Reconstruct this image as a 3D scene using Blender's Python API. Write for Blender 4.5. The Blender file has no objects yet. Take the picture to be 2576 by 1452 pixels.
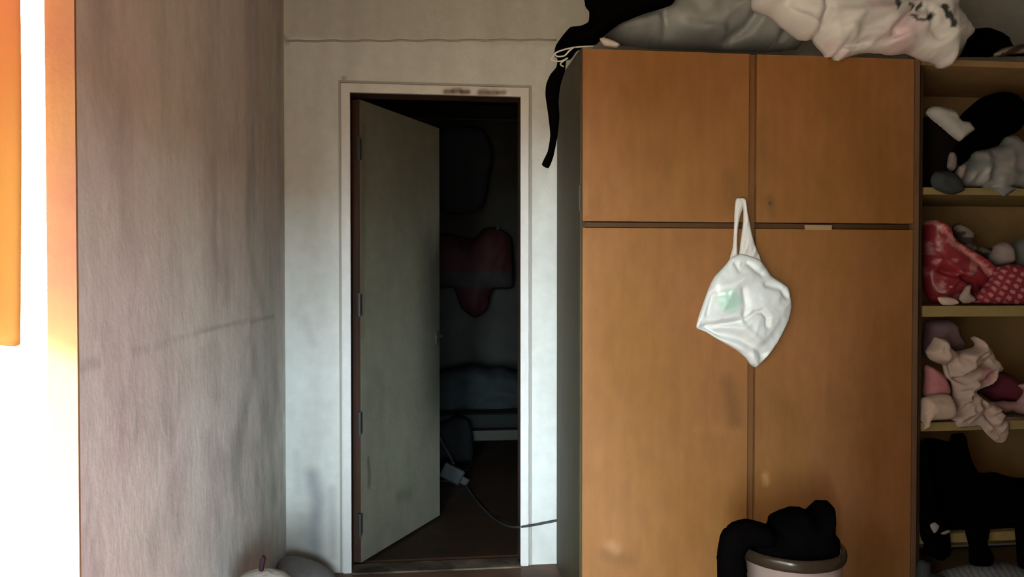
import bpy, bmesh, math, random
import numpy as np
from mathutils import Vector, Matrix, noise
from mathutils.geometry import delaunay_2d_cdt

random.seed(7)
S = bpy.context.scene
COL = S.collection

# ------------------------------------------------------------------ camera
CAM = Vector((0.0, 0.0, 1.26))
F = 2000.0
YAW, PIT = math.atan(228 / F), math.radians(1.0)
FW = Vector((math.sin(YAW) * math.cos(PIT), math.cos(YAW) * math.cos(PIT), -math.sin(PIT)))
RT = Vector((math.cos(YAW), -math.sin(YAW), 0))
UP = RT.cross(FW)
cd = bpy.data.cameras.new('camera')
cam = bpy.data.objects.new('camera', cd)
COL.objects.link(cam)
cd.sensor_width = 36
cd.lens = 36 * F / 2576
cd.clip_start = 0.02
M3 = Matrix((RT, UP, -FW)).transposed()
cam.matrix_world = Matrix.Translation(CAM) @ M3.to_4x4()
S.camera = cam

# ------------------------------------------------------------------ light
S.view_settings.view_transform = 'Standard'
S.view_settings.look = 'None'
S.view_settings.gamma = 1
S.view_settings.exposure = 0.0
w = bpy.data.worlds.new('world')
S.world = w
w.use_nodes = True
bg = w.node_tree.nodes['Background']
bg.inputs[0].default_value = (0.72, 0.93, 1.0, 1)
bg.inputs[1].default_value = 90.0

def lamp(name, kind, energy, color, direction=None, loc=(0, 0, 0)):
    ld = bpy.data.lights.new(name, kind)
    ld.energy = energy
    ld.color = color
    o = bpy.data.objects.new(name, ld)
    COL.objects.link(o)
    o.location = loc
    if direction is not None:
        o.rotation_euler = Vector(direction).to_track_quat('-Z', 'Y').to_euler()
    return o, ld

SUN_DIR = (1.0, 0.28, -0.66)
sun, sl = lamp('sun', 'SUN', 42.0, (1.0, 0.84, 0.68), SUN_DIR, (-6, -2, 6))
sl.angle = math.radians(1.2)
# the balcony opening is a portal: it emits nothing, it only guides the sampling of the sky
RL = -0.565          # inner face of the left wall
OP_Y0, OP_Y1, OP_Z1 = -1.60, 1.392, 1.88
OP_Z0 = 0.42
WT = 0.044            # depth of the reveal
pt, pl = lamp('sky_portal', 'AREA', 1.0, (1, 1, 1), (1, 0, 0), (RL - WT - 0.16, (OP_Y0 + OP_Y1) / 2, (OP_Z0 + OP_Z1) / 2))
pl.shape = 'RECTANGLE'
pl.size = OP_Z1 - OP_Z0
pl.size_y = OP_Y1 - OP_Y0
pt.rotation_euler = (0, math.radians(-90), 0)
pl.cycles.is_portal = True
# added unseen window behind the camera for frontal light; its portal likewise
FWX0, FWX1, FWZ0, FWZ1 = -0.45, 1.35, 0.78, 1.52
pt2, pl2 = lamp('sky_portal_front', 'AREA', 1.0, (1, 1, 1), (0, 1, 0), ((FWX0 + FWX1) / 2, -2.31, (FWZ0 + FWZ1) / 2))
pl2.shape = 'RECTANGLE'
pl2.size = FWX1 - FWX0
pl2.size_y = FWZ1 - FWZ0
pt2.rotation_euler = (math.radians(90), 0, 0)
pl2.cycles.is_portal = True

# ------------------------------------------------------------------ helpers
def P(px, py, Y=None, X=None, Z=None):
    """the point of a world plane that shows at a pixel of the 2576x1452 photograph"""
    d = FW * F + RT * (px - 1288) - UP * (py - 726)
    if Y is not None:
        t = Y / d.y
    elif X is not None:
        t = X / d.x
    else:
        t = (Z - CAM.z) / d.z
    return CAM + d * t

def tag(o, label=None, cat=None, group=None, kind=None):
    if label: o['label'] = label
    if cat: o['category'] = cat
    if group: o['group'] = group
    if kind: o['kind'] = kind
    return o

def empty(name, loc, label=None, cat=None, kind=None, group=None):
    o = bpy.data.objects.new(name, None)
    COL.objects.link(o)
    o.location = loc
    o.empty_display_size = 0.1
    return tag(o, label, cat, group, kind)

def link_mesh(name, verts, faces, m, parent=None, smooth=False, cols=None):
    me = bpy.data.meshes.new(name)
    me.from_pydata([tuple(v) for v in verts], [], faces)
    me.update()
    if cols is not None:
        a = me.color_attributes.new('col', 'FLOAT_COLOR', 'POINT')
        arr = np.ones((len(verts), 4), dtype=np.float32)
        arr[:, :3] = cols
        a.data.foreach_set('color', arr.ravel())
    if smooth:
        me.polygons.foreach_set('use_smooth', [True] * len(me.polygons))
    me.materials.append(m)
    o = bpy.data.objects.new(name, me)
    COL.objects.link(o)
    if parent:
        o.parent = parent
        o.matrix_parent_inverse = Matrix.Translation(-Vector(parent_loc(parent)))
    return o

def parent_loc(p):
    l = Vector(p.location)
    q = p
    while q.parent:
        q = q.parent
        l = l + Vector(q.location) if False else l
    return l if p.type == 'EMPTY' else Vector((0, 0, 0))

class MB:
    def __init__(s):
        s.v, s.f = [], []
    def add(s, v, f):
        n = len(s.v)
        s.v += [Vector(q) for q in v]
        s.f += [tuple(i + n for i in q) for q in f]
        return s
    def box(s, a, b, bev=0.0):
        bm = bmesh.new()
        bmesh.ops.create_cube(bm, size=1)
        for q in bm.verts:
            q.co = Vector([(a[i] + b[i]) / 2 + q.co[i] * (b[i] - a[i]) for i in range(3)])
        if bev > 0:
            bmesh.ops.bevel(bm, geom=list(bm.edges), offset=bev, segments=2, affect='EDGES', profile=0.6)
        bm.verts.index_update()
        s.add([q.co.copy() for q in bm.verts], [[q.index for q in f.verts] for f in bm.faces])
        bm.free()
        return s
    def xf(s, M):
        s.v = [M @ q for q in s.v]
        return s
    def tube(s, pts, r, n=10, closed=False):
        pts = [Vector(p) for p in pts]
        N = len(pts)
        rr = r if isinstance(r, (list, tuple)) else [r] * N
        rings = []
        prev = None
        for i, p in enumerate(pts):
            t = (pts[min(i + 1, N - 1)] - pts[max(i - 1, 0)]).normalized()
            if prev is None:
                u = t.orthogonal().normalized()
            else:
                u = (prev - t * prev.dot(t)).normalized()
            prev = u
            b = t.cross(u)
            rings.append([p + (u * math.cos(2 * math.pi * k / n) + b * math.sin(2 * math.pi * k / n)) * rr[i] for k in range(n)])
        v = [q for rg in rings for q in rg]
        f = []
        for i in range(N - 1):
            for k in range(n):
                f.append((i * n + k, i * n + (k + 1) % n, (i + 1) * n + (k + 1) % n, (i + 1) * n + k))
        f.append(tuple(range(n))[::-1])
        f.append(tuple((N - 1) * n + k for k in range(n)))
        return s.add(v, f)
    def lathe(s, prof, c, n=48):
        v, f = [], []
        for (r, z) in prof:
            for k in range(n):
                a = 2 * math.pi * k / n
                v.append((c[0] + r * math.cos(a), c[1] + r * math.sin(a), c[2] + z))
        m = len(prof)
        for i in range(m):
            for k in range(n):
                j = (i + 1) % m
                f.append((i * n + k, i * n + (k + 1) % n, j * n + (k + 1) % n, j * n + k))
        return s.add(v, f)
    def build(s, name, m, parent=None, smooth=False, angle=None):
        o = link_mesh(name, s.v, s.f, m, parent, smooth)
        if angle:
            md = o.modifiers.new('edge', 'EDGE_SPLIT')
            md.split_angle = math.radians(angle)
        return o

def lin(c):
    return tuple((x / 255 / 12.92) if x / 255 <= 0.04045 else ((x / 255 + 0.055) / 1.055) ** 2.4 for x in c)

def mat(name, rgb, rough=0.8, spec=0.3, var=0.0, scale=8.0, bump=0.0, bscale=60.0, metal=0.0, attr=False,
        stretch=(1, 1, 1), trans=0.0, var_rgb=None, gloss_coat=0.0, alpha=1.0):
    m = bpy.data.materials.new(name)
    m.use_nodes = True
    nt = m.node_tree
    N, L = nt.nodes, nt.links
    b = N['Principled BSDF']
    b.inputs['Roughness'].default_value = rough
    b.inputs['Specular IOR Level'].default_value = spec
    b.inputs['Metallic'].default_value = metal
    b.inputs['Base Color'].default_value = (*rgb, 1)
    b.inputs['Coat Weight'].default_value = gloss_coat
    b.inputs['Alpha'].default_value = alpha
    tc = N.new('ShaderNodeTexCoord')
    mp = N.new('ShaderNodeMapping')
    mp.inputs['Scale'].default_value = stretch
    L.new(tc.outputs['Object'], mp.inputs['Vector'])
    src = None
    if attr:
        a = N.new('ShaderNodeAttribute')
        a.attribute_name = 'col'
        src = a.outputs['Color']
    if var > 0 or var_rgb is not None:
        nz = N.new('ShaderNodeTexNoise')
        nz.inputs['Scale'].default_value = scale
        nz.inputs['Detail'].default_value = 6
        nz.inputs['Roughness'].default_value = 0.6
        L.new(mp.outputs[0], nz.inputs['Vector'])
        mx = N.new('ShaderNodeMix')
        mx.data_type = 'RGBA'
        if src is not None:
            mx.blend_type = 'MULTIPLY'
            mx.inputs[0].default_value = 1.0
            cr = N.new('ShaderNodeValToRGB')
            cr.color_ramp.elements[0].position = 0.3
            cr.color_ramp.elements[1].position = 0.7
            cr.color_ramp.elements[0].color = (1 - var, 1 - var, 1 - var, 1)
            cr.color_ramp.elements[1].color = (1 + var, 1 + var, 1 + var, 1)
            L.new(nz.outputs['Fac'], cr.inputs[0])
            L.new(src, mx.inputs[6])
            L.new(cr.outputs[0], mx.inputs[7])
        else:
            c2 = var_rgb if var_rgb else tuple(x * (1 - var) for x in rgb)
            c1 = rgb if var_rgb else tuple(min(1, x * (1 + var)) for x in rgb)
            mr = N.new('ShaderNodeMapRange')
            mr.inputs[1].default_value = 0.35
            mr.inputs[2].default_value = 0.65
            L.new(nz.outputs['Fac'], mr.inputs[0])
            L.new(mr.outputs[0], mx.inputs[0])
            mx.inputs[6].default_value = (*c1, 1)
            mx.inputs[7].default_value = (*c2, 1)
        src = mx.outputs[2]
    if src is not None:
        L.new(src, b.inputs['Base Color'])
    if bump > 0:
        n2 = N.new('ShaderNodeTexNoise')
        n2.inputs['Scale'].default_value = bscale
        n2.inputs['Detail'].default_value = 4
        L.new(mp.outputs[0], n2.inputs['Vector'])
        bp = N.new('ShaderNodeBump')
        bp.inputs['Strength'].default_value = bump
        bp.inputs['Distance'].default_value = 0.01
        L.new(n2.outputs['Fac'], bp.inputs['Height'])
        L.new(bp.outputs[0], b.inputs['Normal'])
    if trans > 0:
        tr = N.new('ShaderNodeBsdfTranslucent')
        if src is not None:
            L.new(src, tr.inputs[0])
        else:
            tr.inputs[0].default_value = (*rgb, 1)
        ms = N.new('ShaderNodeMixShader')
        ms.inputs[0].default_value = trans
        L.new(b.outputs[0], ms.inputs[1])
        L.new(tr.outputs[0], ms.inputs[2])
        L.new(ms.outputs[0], N['Material Output'].inputs[0])
    return m

# ------------------------------------------------------------------ colour grids for stains
def sstep(a, b, x):
    t = np.clip((x - a) / (b - a), 0, 1)
    return t * t * (3 - 2 * t)

def seg_dist(U, V, a, b):
    ax, ay = a; bx, by = b
    dx, dy = bx - ax, by - ay
    t = np.clip(((U - ax) * dx + (V - ay) * dy) / (dx * dx + dy * dy + 1e-12), 0, 1)
    return np.hypot(U - ax - t * dx, V - ay - t * dy)

def stroke(col, U, V, pts, width, rgbmul, soft=1.0):
    """a painted stroke (stain, scrape, run) along a polyline in wall coordinates (metres)"""
    d = np.full(U.shape, 9.0)
    if len(pts) == 1:
        d = np.hypot(U - pts[0][0], V - pts[0][1])
    for a, b in zip(pts[:-1], pts[1:]):
        d = np.minimum(d, seg_dist(U, V, a, b))
    wv = 1 - sstep(width * (1 - soft), width, d)
    for i in range(3):
        col[:, i] *= 1 + (rgbmul[i] - 1) * wv

def nz(U, V, su, sv, seed, octv=4):
    out = np.empty(U.shape)
    for i in range(len(U)):
        out[i] = noise.fractal(Vector((U[i] * su + seed, V[i] * sv, seed * 1.7)), 0.9, 2.1, octv)
    return out

def grid(us, vs, to3, hole=None):
    """front face sheet over the lines us x vs; to3(u, v) gives the point; hole = (u0,u1,v0,v1)"""
    verts, U, V, faces = [], [], [], []
    nu, nv = len(us), len(vs)
    for j in range(nv):
        for i in range(nu):
            verts.append(to3(us[i], vs[j])); U.append(us[i]); V.append(vs[j])
    for j in range(nv - 1):
        for i in range(nu - 1):
            cu, cv = (us[i] + us[i + 1]) / 2, (vs[j] + vs[j + 1]) / 2
            if hole and hole[0] < cu < hole[1] and hole[2] < cv < hole[3]:
                continue
            faces.append((j * nu + i, j * nu + i + 1, (j + 1) * nu + i + 1, (j + 1) * nu + i))
    return verts, faces, np.array(U), np.array(V)

def lines(a, b, step, extra=()):
    n = max(1, int(round((b - a) / step)))
    L = sorted(set([round(a + (b - a) * i / n, 5) for i in range(n + 1)] + [round(e, 5) for e in extra if a < e < b]))
    return L

def boxed(verts, faces, us, vs, to3b, hole=None):
    """close a grid sheet into a solid wall with a plain back"""
    v = list(verts); f = list(faces)
    def quad(a, b, c, d):
        n = len(v); v.extend([a, b, c, d]); f.append((n, n + 1, n + 2, n + 3))
    return v, f, quad

# ------------------------------------------------------------------ materials
WALL_L = mat('left_wall_plaster', (0.4, 0.36, 0.35), 0.9, 0.1, var=0.07, scale=22, attr=True, bump=0.18, bscale=38, stretch=(1, 1, 0.8))
WALL_B = mat('back_wall_paint', (0.6, 0.6, 0.6), 0.75, 0.2, var=0.05, scale=18, attr=True, bump=0.2, bscale=70)
WALL_P = mat('room_wall_paint', (0.38, 0.35, 0.32), 0.85, 0.1, var=0.06, scale=5, bump=0.1)
CEIL = mat('ceiling_paint', (0.22, 0.20, 0.18), 0.9, 0.1, var=0.05, scale=4)
FLOOR = mat('worn_brown_floor', (0.15, 0.075, 0.045), 0.6, 0.3, scale=5, var_rgb=(0.08, 0.045, 0.03), bump=0.1, bscale=20)
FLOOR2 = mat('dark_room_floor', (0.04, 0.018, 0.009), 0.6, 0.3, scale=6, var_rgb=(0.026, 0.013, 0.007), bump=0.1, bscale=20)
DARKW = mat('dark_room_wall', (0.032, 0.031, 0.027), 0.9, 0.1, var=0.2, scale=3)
SILL = mat('scuffed_threshold', (0.15, 0.115, 0.08), 0.8, 0.2, scale=6, var_rgb=(0.035, 0.02, 0.012), bump=0.4, bscale=30)
FRAME = mat('frame_paint', (0.62, 0.59, 0.57), 0.5, 0.4, var=0.04, scale=20, attr=True, bump=0.1, bscale=90)
JAMBD = mat('dark_jamb_wood', (0.05, 0.022, 0.014), 0.7, 0.3, var=0.3, scale=12, stretch=(1, 1, .2))
LEAF = mat('grimy_shaded_door_paint', (0.36, 0.34, 0.29), 0.55, 0.35, var=0.08, scale=14, attr=True, bump=0.12, bscale=50)
METAL = mat('dull_steel', (0.06, 0.055, 0.05), 0.55, 0.4, metal=0.3)
VEN = mat('orange_brown_veneer', (0.4, 0.2, 0.08), 0.5, 0.2, var=0.08, scale=26, attr=True, bump=0.05, bscale=120, stretch=(1, 1, 0.35))
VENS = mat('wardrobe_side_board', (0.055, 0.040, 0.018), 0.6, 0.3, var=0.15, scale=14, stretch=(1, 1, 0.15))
VEND = mat('wardrobe_dark_edge', (0.10, 0.045, 0.016), 0.6, 0.3, var=0.1)
SHELF = mat('shelf_board', (0.30, 0.22, 0.09), 0.6, 0.3, var=0.12, scale=12, stretch=(0.2, 1, 1))
SHELFB = mat('shelf_back_board', (0.34, 0.21, 0.10), 0.7, 0.2, var=0.12, scale=6)
BLACK = mat('black_cloth', (0.0022, 0.0018, 0.0018), 1.0, 0.0, bump=0.3, bscale=120)
DGREY = mat('dark_grey_cloth', (0.045, 0.052, 0.05), 0.9, 0.1, bump=0.3, bscale=80)
SACKM = mat('grey_plastic_sack', (0.36, 0.365, 0.365), 0.38, 0.4, var=0.12, scale=7, bump=0.25, bscale=24, trans=0.12)
BAGW = mat('white_printed_plastic', (0.8, 0.8, 0.8), 0.35, 0.45, attr=True, bump=0.2, bscale=28, trans=0.15)
BAGH = mat('thin_white_plastic', (0.9, 0.9, 0.9), 0.25, 0.5, attr=True, bump=0.15, bscale=30, trans=0.08)
CLOTHC = mat('patterned_cloth', (0.7, 0.7, 0.7), 0.7, 0.2, attr=True, bump=0.2, bscale=60)
SATIN = mat('satin_cloth', (0.7, 0.7, 0.7), 0.35, 0.5, attr=True, bump=0.15, bscale=30)
BINB = mat('pinkish_bin_plastic', (0.24, 0.17, 0.15), 0.5, 0.4, var=0.06, scale=9)
BINR = mat('dark_glossy_rim', (0.03, 0.019, 0.012), 0.22, 0.3, var=0.1)
CABLE = mat('grey_cable', (0.035, 0.035, 0.038), 0.5, 0.4)
SOCK = mat('pale_socket_plastic', (0.013, 0.0135, 0.016), 0.6, 0.4)
STRING = mat('white_string', (0.62, 0.6, 0.56), 0.8, 0.2)
CURT = mat('orange_curtain', (0.9, 0.5, 0.2), 0.85, 0.1, attr=True, trans=0.5, bump=0.2, bscale=50)
REVEAL = mat('orange_reveal_paint', (0.42, 0.21, 0.09), 0.7, 0.2, scale=5, var_rgb=(0.38, 0.15, 0.09), bump=0.15)
SHADE_CANOPY = mat('orange_shade_canopy', (0.6, 0.32, 0.15), 0.85, 0.1, trans=0.2, var=0.05)
CONC = mat('grey_yard_ground', (0.25, 0.16, 0.095), 0.9, 0.1, var=0.08, scale=3)
BEIGE = mat('beige_blanket', (0.36, 0.31, 0.27), 0.9, 0.1, var=0.1, scale=18, bump=0.3, bscale=70)
GREYB = mat('grey_blanket', (0.22, 0.205, 0.205), 0.9, 0.1, var=0.1, scale=18, bump=0.3, bscale=70)
STRIPE = mat('striped_blue_cloth', (0.7, 0.7, 0.7), 0.6, 0.3, attr=True, bump=0.2, bscale=60)

# ------------------------------------------------------------------ setting
BY = 3.40            # face of the back wall
CEILZ = 2.72
DX0, DX1, DZ1 = -0.295, 0.424, 2.022       # clear door opening
st = lambda o: tag(o, kind='structure')

def solid(name, a, b, m, parent=None, bev=0.0):
    return MB().box(a, b, bev).build(name, m, parent)

st(solid('floor', (RL - 0.22, -2.2, -0.12), (3.2, BY + 0.13, 0.0), FLOOR))
st(solid('ceiling', (RL - 0.22, -2.2, CEILZ), (3.2, BY, CEILZ + 0.1), CEIL))
st(solid('wall_right', (3.2, -2.3, -0.12), (3.3, BY + 0.13, CEILZ + 0.1), mat('right_wall_paint', (0.35, 0.32, 0.29), 0.85, 0.1, var=0.06, scale=5)))
wf = MB()  # front wall, cut around the added window
wf.box((RL - 0.22, -2.3, -0.12), (FWX0, -2.2, CEILZ + 0.1))
wf.box((FWX1, -2.3, -0.12), (3.2, -2.2, CEILZ + 0.1))
wf.box((FWX0, -2.3, -0.12), (FWX1, -2.2, FWZ0))
wf.box((FWX0, -2.3, FWZ1), (FWX1, -2.2, CEILZ + 0.1))
st(wf.build('wall_front', WALL_P))

st(solid('shade_partition', (0.265, 0.20, 0), (3.2, 0.28, CEILZ), WALL_P))  # added out of view to keep light off the wardrobe's right side
# left wall: stained plaster, from the jamb of the balcony opening to the corner
us = lines(OP_Y1, BY, 0.008); vs = lines(0, CEILZ, 0.011)
verts, faces, U, V = grid(us, vs, lambda u, v: Vector((RL, u, v)))
faces = [f[::-1] for f in faces]
col = np.zeros((len(U), 3)); col[:] = (0.80, 0.71, 0.67)
n1 = nz(U, V, 6.5, 0.9, 3.1)
n2 = nz(U, V, 3.5, 1.6, 8.4)
n3 = nz(U, V, 26.0, 2.0, 5.2, 3)
n4 = nz(U, V, 7, 6, 1.2)
col *= (1 + 0.16 * n1 + 0.18 * n2 + 0.035 * n3 + 0.08 * n4)[:, None]
col[:, 1] *= 1 + 0.035 * n2; col[:, 0] *= 1 - 0.03 * n2
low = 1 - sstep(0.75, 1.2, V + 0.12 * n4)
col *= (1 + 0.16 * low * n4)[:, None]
# pinker near the opening, darker and greener towards the corner
e = 1 - sstep(OP_Y1, OP_Y1 + 0.9, U)
col[:, 0] *= 1 + 0.05 * e; col[:, 1] *= 1 - 0.05 * e; col[:, 2] *= 1 - 0.03 * e
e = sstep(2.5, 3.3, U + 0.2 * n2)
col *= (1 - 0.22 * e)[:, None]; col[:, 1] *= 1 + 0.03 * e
lp = lambda x, y: (lambda q: (q.y, q.z))(P(x, y, X=RL))
def ls(pts, wd, k, soft=1.0, tint=(1, 1, 1)):
    stroke(col, U, V, [lp(*p) for p in pts], wd, [k * t for t in tint], soft)
ls([(487, 837), (560, 822), (630, 808), (690, 796)], 0.014, 0.72)
ls([(331, 884), (360, 880), (388, 874), (440, 856), (487, 840)], 0.012, 0.84)
ls([(196, 930), (225, 915), (250, 912)], 0.014, 0.7)
ls([(381, 881), (386, 930), (390, 975)], 0.022, 1.30)
ls([(489, 852), (486, 930), (497, 1005)], 0.03, 1.22)
ls([(497, 850), (560, 834), (625, 822)], 0.035, 1.12)
ls([(627, 814), (605, 890), (586, 980)], 0.03, 1.28)
ls([(468, 1060), (430, 1150), (385, 1250), (360, 1320)], 0.055, 1.22)
ls([(480, 1045), (513, 1031), (550, 1060), (568, 1110)], 0.06, 1.25)
ls([(318, 1040), (328, 1085)], 0.02, 1.22)
ls([(388, 1125)], 0.02, 1.25)
ls([(647, 1155), (668, 1243), (676, 1300)], 0.05, 1.15)
ls([(640, 900), (625, 1000), (600, 1120), (590, 1200)], 0.10, 0.80)
ls([(535, 420), (540, 500), (537, 600), (550, 690)], 0.06, 0.86)
ls([(625, 430), (622, 540), (630, 660), (660, 760)], 0.08, 0.82)
ls([(560, 650), (570, 720)], 0.12, 0.86)
ls([(441, 290), (440, 430)], 0.035, 1.14)
ls([(425, 20), (420, 150)], 0.03, 1.12)
ls([(596, 430), (592, 600)], 0.05, 1.12)
ls([(480, 500), (470, 800)], 0.09, 1.08)
ls([(260, 700), (330, 800)], 0.12, 1.10)
ls([(250, 60), (300, 400)], 0.14, 0.88)
ls([(700, 80), (700, 420)], 0.08, 0.86)
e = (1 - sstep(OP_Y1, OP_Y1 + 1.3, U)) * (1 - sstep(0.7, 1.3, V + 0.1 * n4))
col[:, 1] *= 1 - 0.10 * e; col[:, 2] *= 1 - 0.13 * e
col *= (0.84 / np.maximum(0.84, col.max(1)))[:, None]
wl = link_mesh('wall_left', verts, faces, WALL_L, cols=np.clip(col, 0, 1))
# thickness of the same wall (outer leaf, lintel, near part)
bm_ = MB()
bm_.box((RL - WT, OP_Y1, 0), (RL - 0.001, BY + 0.13, CEILZ))
bm_.box((RL - WT, -2.2, 0), (RL, OP_Y0, CEILZ))
bm_.box((RL - WT, OP_Y0, OP_Z1), (RL, OP_Y1, CEILZ))
bm_.box((RL - WT, OP_Y0, 0), (RL, OP_Y1, OP_Z0))
st(bm_.build('wall_left_outer', WALL_P))
st(wl)

# back wall
us = lines(RL, 0.60, 0.010, (DX0, DX1)) + lines(0.60, 3.2, 0.06)[1:]
vs = lines(0, CEILZ, 0.012, (DZ1,))
hole = (DX0, DX1, -1, DZ1)
verts, faces, U, V = grid(us, vs, lambda u, v: Vector((u, BY, v)), hole)
col = np.zeros((len(U), 3)); col[:] = (0.60, 0.585, 0.56)
n1 = nz(U, V, 6, 1.3, 4.4); n2 = nz(U, V, 14, 2.2, 9.1); n3 = nz(U, V, 30, 30, 2.2, 3)
col *= (1 + 0.09 * n1 + 0.05 * n2 + 0.03 * n3)[:, None]
bp = lambda x, y: (lambda q: (q.x, q.z))(P(x, y, Y=BY))
def bs(pts, wd, k, soft=1.0, tint=(1, 1, 1)):
    stroke(col, U, V, [bp(*p) for p in pts], wd, [k * t for t in tint], soft)
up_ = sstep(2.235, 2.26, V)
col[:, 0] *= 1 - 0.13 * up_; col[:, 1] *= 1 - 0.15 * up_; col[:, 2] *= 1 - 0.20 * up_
bs([(785, 1195), (800, 1260), (790, 1330), (800, 1440)], 0.055, 0.62, tint=(1, 1.0, 1.06))
bs([(835, 1230), (838, 1400)], 0.03, 0.78)
bs([(760, 1300), (770, 1440)], 0.035, 0.85)
bs([(745, 1140), (750, 1240)], 0.03, 0.88)
bs([(770, 800), (790, 870)], 0.03, 0.90)
bs([(706, 88), (722, 104)], 0.020, 0.5)
bs([(705, 130), (707, 560)], 0.014, 0.85)
bs([(1345, 1330), (1380, 1400)], 0.05, 0.9)
bs([(865, 198)], 0.016, 0.4)
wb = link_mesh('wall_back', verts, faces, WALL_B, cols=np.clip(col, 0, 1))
st(wb)
bm_ = MB()
bm_.box((RL - 0.135, BY + 0.001, 0), (DX0 - 0.035, BY + 0.13, CEILZ))
bm_.box((DX1 + 0.035, BY + 0.001, 0), (3.2, BY + 0.13, CEILZ))
bm_.box((DX0 - 0.035, BY + 0.001, DZ1 + 0.035), (DX1 + 0.035, BY + 0.13, CEILZ))
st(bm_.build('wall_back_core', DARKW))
# thin plaster bead across the wall above the door
a = P(722, 106, Y=BY); b = P(1400, 103, Y=BY)
bead = MB()
pts = []
for i in range(30):
    t = i / 29
    q = a.lerp(b, t)
    pts.append((q.x, BY - 0.001, a.z + 0.004 + (b.z - a.z) * t + 0.002 * math.sin(i * 1.7)))
bead.tube(pts, 0.004, 6)
TRIM = mat('grey_bead', (0.36, 0.33, 0.30), 0.8, 0.1)
st(bead.build('trim_1', TRIM, smooth=True))

# door_1: frame, leaf, hinges, latch
door = empty('door_1', (DX0, BY, 0), kind='structure')
def frame_bar(a, b, mark=None):
    """painted frame board with a coloured grid on the face towards the room"""
    us = lines(a[0], b[0], 0.006); vs = lines(a[1], b[1], 0.01)
    v, f, U, V = grid(us, vs, lambda u, q: Vector((u, BY - 0.012, q)))
    return v, f, U, V
fr_v, fr_f, fr_c = [], [], []
for (a, b) in (((DX0 - 0.034, 0), (DX0, DZ1 + 0.036)), ((DX1, 0), (DX1 + 0.034, DZ1 + 0.036)), ((DX0, DZ1), (DX1, DZ1 + 0.036))):
    v, f, U, V = frame_bar(a, b)
    c = np.zeros((len(U), 3)); c[:] = (0.64, 0.60, 0.585)
    c *= (1 + 0.06 * nz(U, V, 20, 4, 6.6))[:, None]
    for (x, y, wd, k) in ((1150, 228, .02, .45), (1128, 230, .018, .55), (1170, 231, .018, .4), (1215, 232, .022, .6), (1240, 233, .02, .65),
                          (1243, 210, .012, .6), (868, 199, .016, .35), (1262, 232, .015, .7)):
        q = P(x, y, Y=BY - 0.012)
        stroke(c, U, V, [(q.x - 0.012, q.z - .002), (q.x + 0.012, q.z)], wd, (k * .6, k * .45, k * .36), 0.75)
    n = len(fr_v)
    fr_v += v; fr_f += [tuple(i + n for i in q) for q in f]; fr_c.append(c)
    # returns of the board
    bb = MB().box((a[0], BY - 0.0119, a[1]), (b[0], BY + 0.006, b[1]))
    n = len(fr_v)
    fr_v += bb.v; fr_f += [tuple(i + n for i in q) for q in bb.f]
    cc = np.zeros((len(bb.v), 3)); cc[:] = (0.60, 0.57, 0.55); fr_c.append(cc)
link_mesh('frame', fr_v, fr_f, FRAME, door, cols=np.clip(np.concatenate(fr_c), 0, 1))
# shadow groove around the frame: a narrow raised bead
gb = MB()
g0, g1, gz = DX0 - 0.042, DX1 + 0.042, DZ1 + 0.044
gb.box((g0 - 0.006, BY - 0.006, 0), (g0 + 0.003, BY, gz + 0.006))
gb.box((g1 - 0.003, BY - 0.006, 0), (g1 + 0.006, BY, gz + 0.006))
gb.box((g0 + 0.003, BY - 0.006, gz - 0.003), (g1 - 0.003, BY, gz + 0.006))
gb.build('joint_bead', TRIM, door)
jb = MB()
jb.box((DX0 - 0.03, BY + 0.0065, 0), (DX0 - 0.004, BY + 0.128, DZ1 + 0.03))
jb.box((DX1 + 0.004, BY + 0.0065, 0), (DX1 + 0.03, BY + 0.128, DZ1 + 0.03))
jb.box((DX0 - 0.004, BY + 0.0065, DZ1 + 0.004), (DX1 + 0.004, BY + 0.128, DZ1 + 0.03))
jb.build('jamb_lining', JAMBD, door)
# leaf: hinged at the left, swung into the dark room
H = Vector((-0.262, 3.475, 0)); E2 = Vector((0.093, 4.12, 0))
dl = (E2 - H); LW = dl.length; dl.normalize()
nrm = Vector((dl.y, -dl.x, 0))            # towards the camera side
us = lines(0, LW, 0.008); vs = lines(0.012, 2.012, 0.012)
v, f, U, V = grid(us, vs, lambda u, q: H + dl * u + Vector((0, 0, q)) + nrm * 0.0)
c = np.zeros((len(U), 3)); c[:] = (0.19, 0.175, 0.13)
n1 = nz(U, V, 8, 3, 2.9); n2 = nz(U, V, 30, 8, 1.9, 3)
c *= (1 + 0.10 * n1 + 0.05 * n2)[:, None]
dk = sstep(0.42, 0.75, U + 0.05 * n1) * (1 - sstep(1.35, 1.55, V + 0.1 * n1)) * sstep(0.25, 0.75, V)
c *= (1 - 0.72 * dk)[:, None]               # soft shadow towards the latch edge, painted into the leaf colour
gr = 1 - sstep(0.1, 0.9, V)
c *= (1 + 0.10 * gr)[:, None]
lw_ = lambda z: z
stroke(c, U, V, [(0.06, 0.45), (0.07, 0.38), (0.065, 0.33)], 0.02, (.55, .5, .45))
stroke(c, U, V, [(0.32, 0.22), (0.42, 0.2)], 0.05, (.75, .78, .74))
stroke(c, U, V, [(0.18, 0.5), (0.16, 0.8)], 0.05, (.85, .86, .85))
stroke(c, U, V, [(0.02, 1.0), (0.03, 1.9)], 0.03, (.8, .76, .7))
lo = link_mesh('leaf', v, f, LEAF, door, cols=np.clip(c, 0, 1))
md = lo.modifiers.new('thick', 'SOLIDIFY'); md.thickness = 0.038; md.offset = -1
lo.data.materials.append(JAMBD); md.material_offset_rim = 1      # dark edge, stands for the black gap at the hinges
def on_leaf(u, z, out):
    return H + dl * u + Vector((0, 0, z)) + nrm * out
ht = MB()
R3 = Matrix((dl, nrm, Vector((0, 0, 1)))).transposed().to_4x4()
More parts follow.
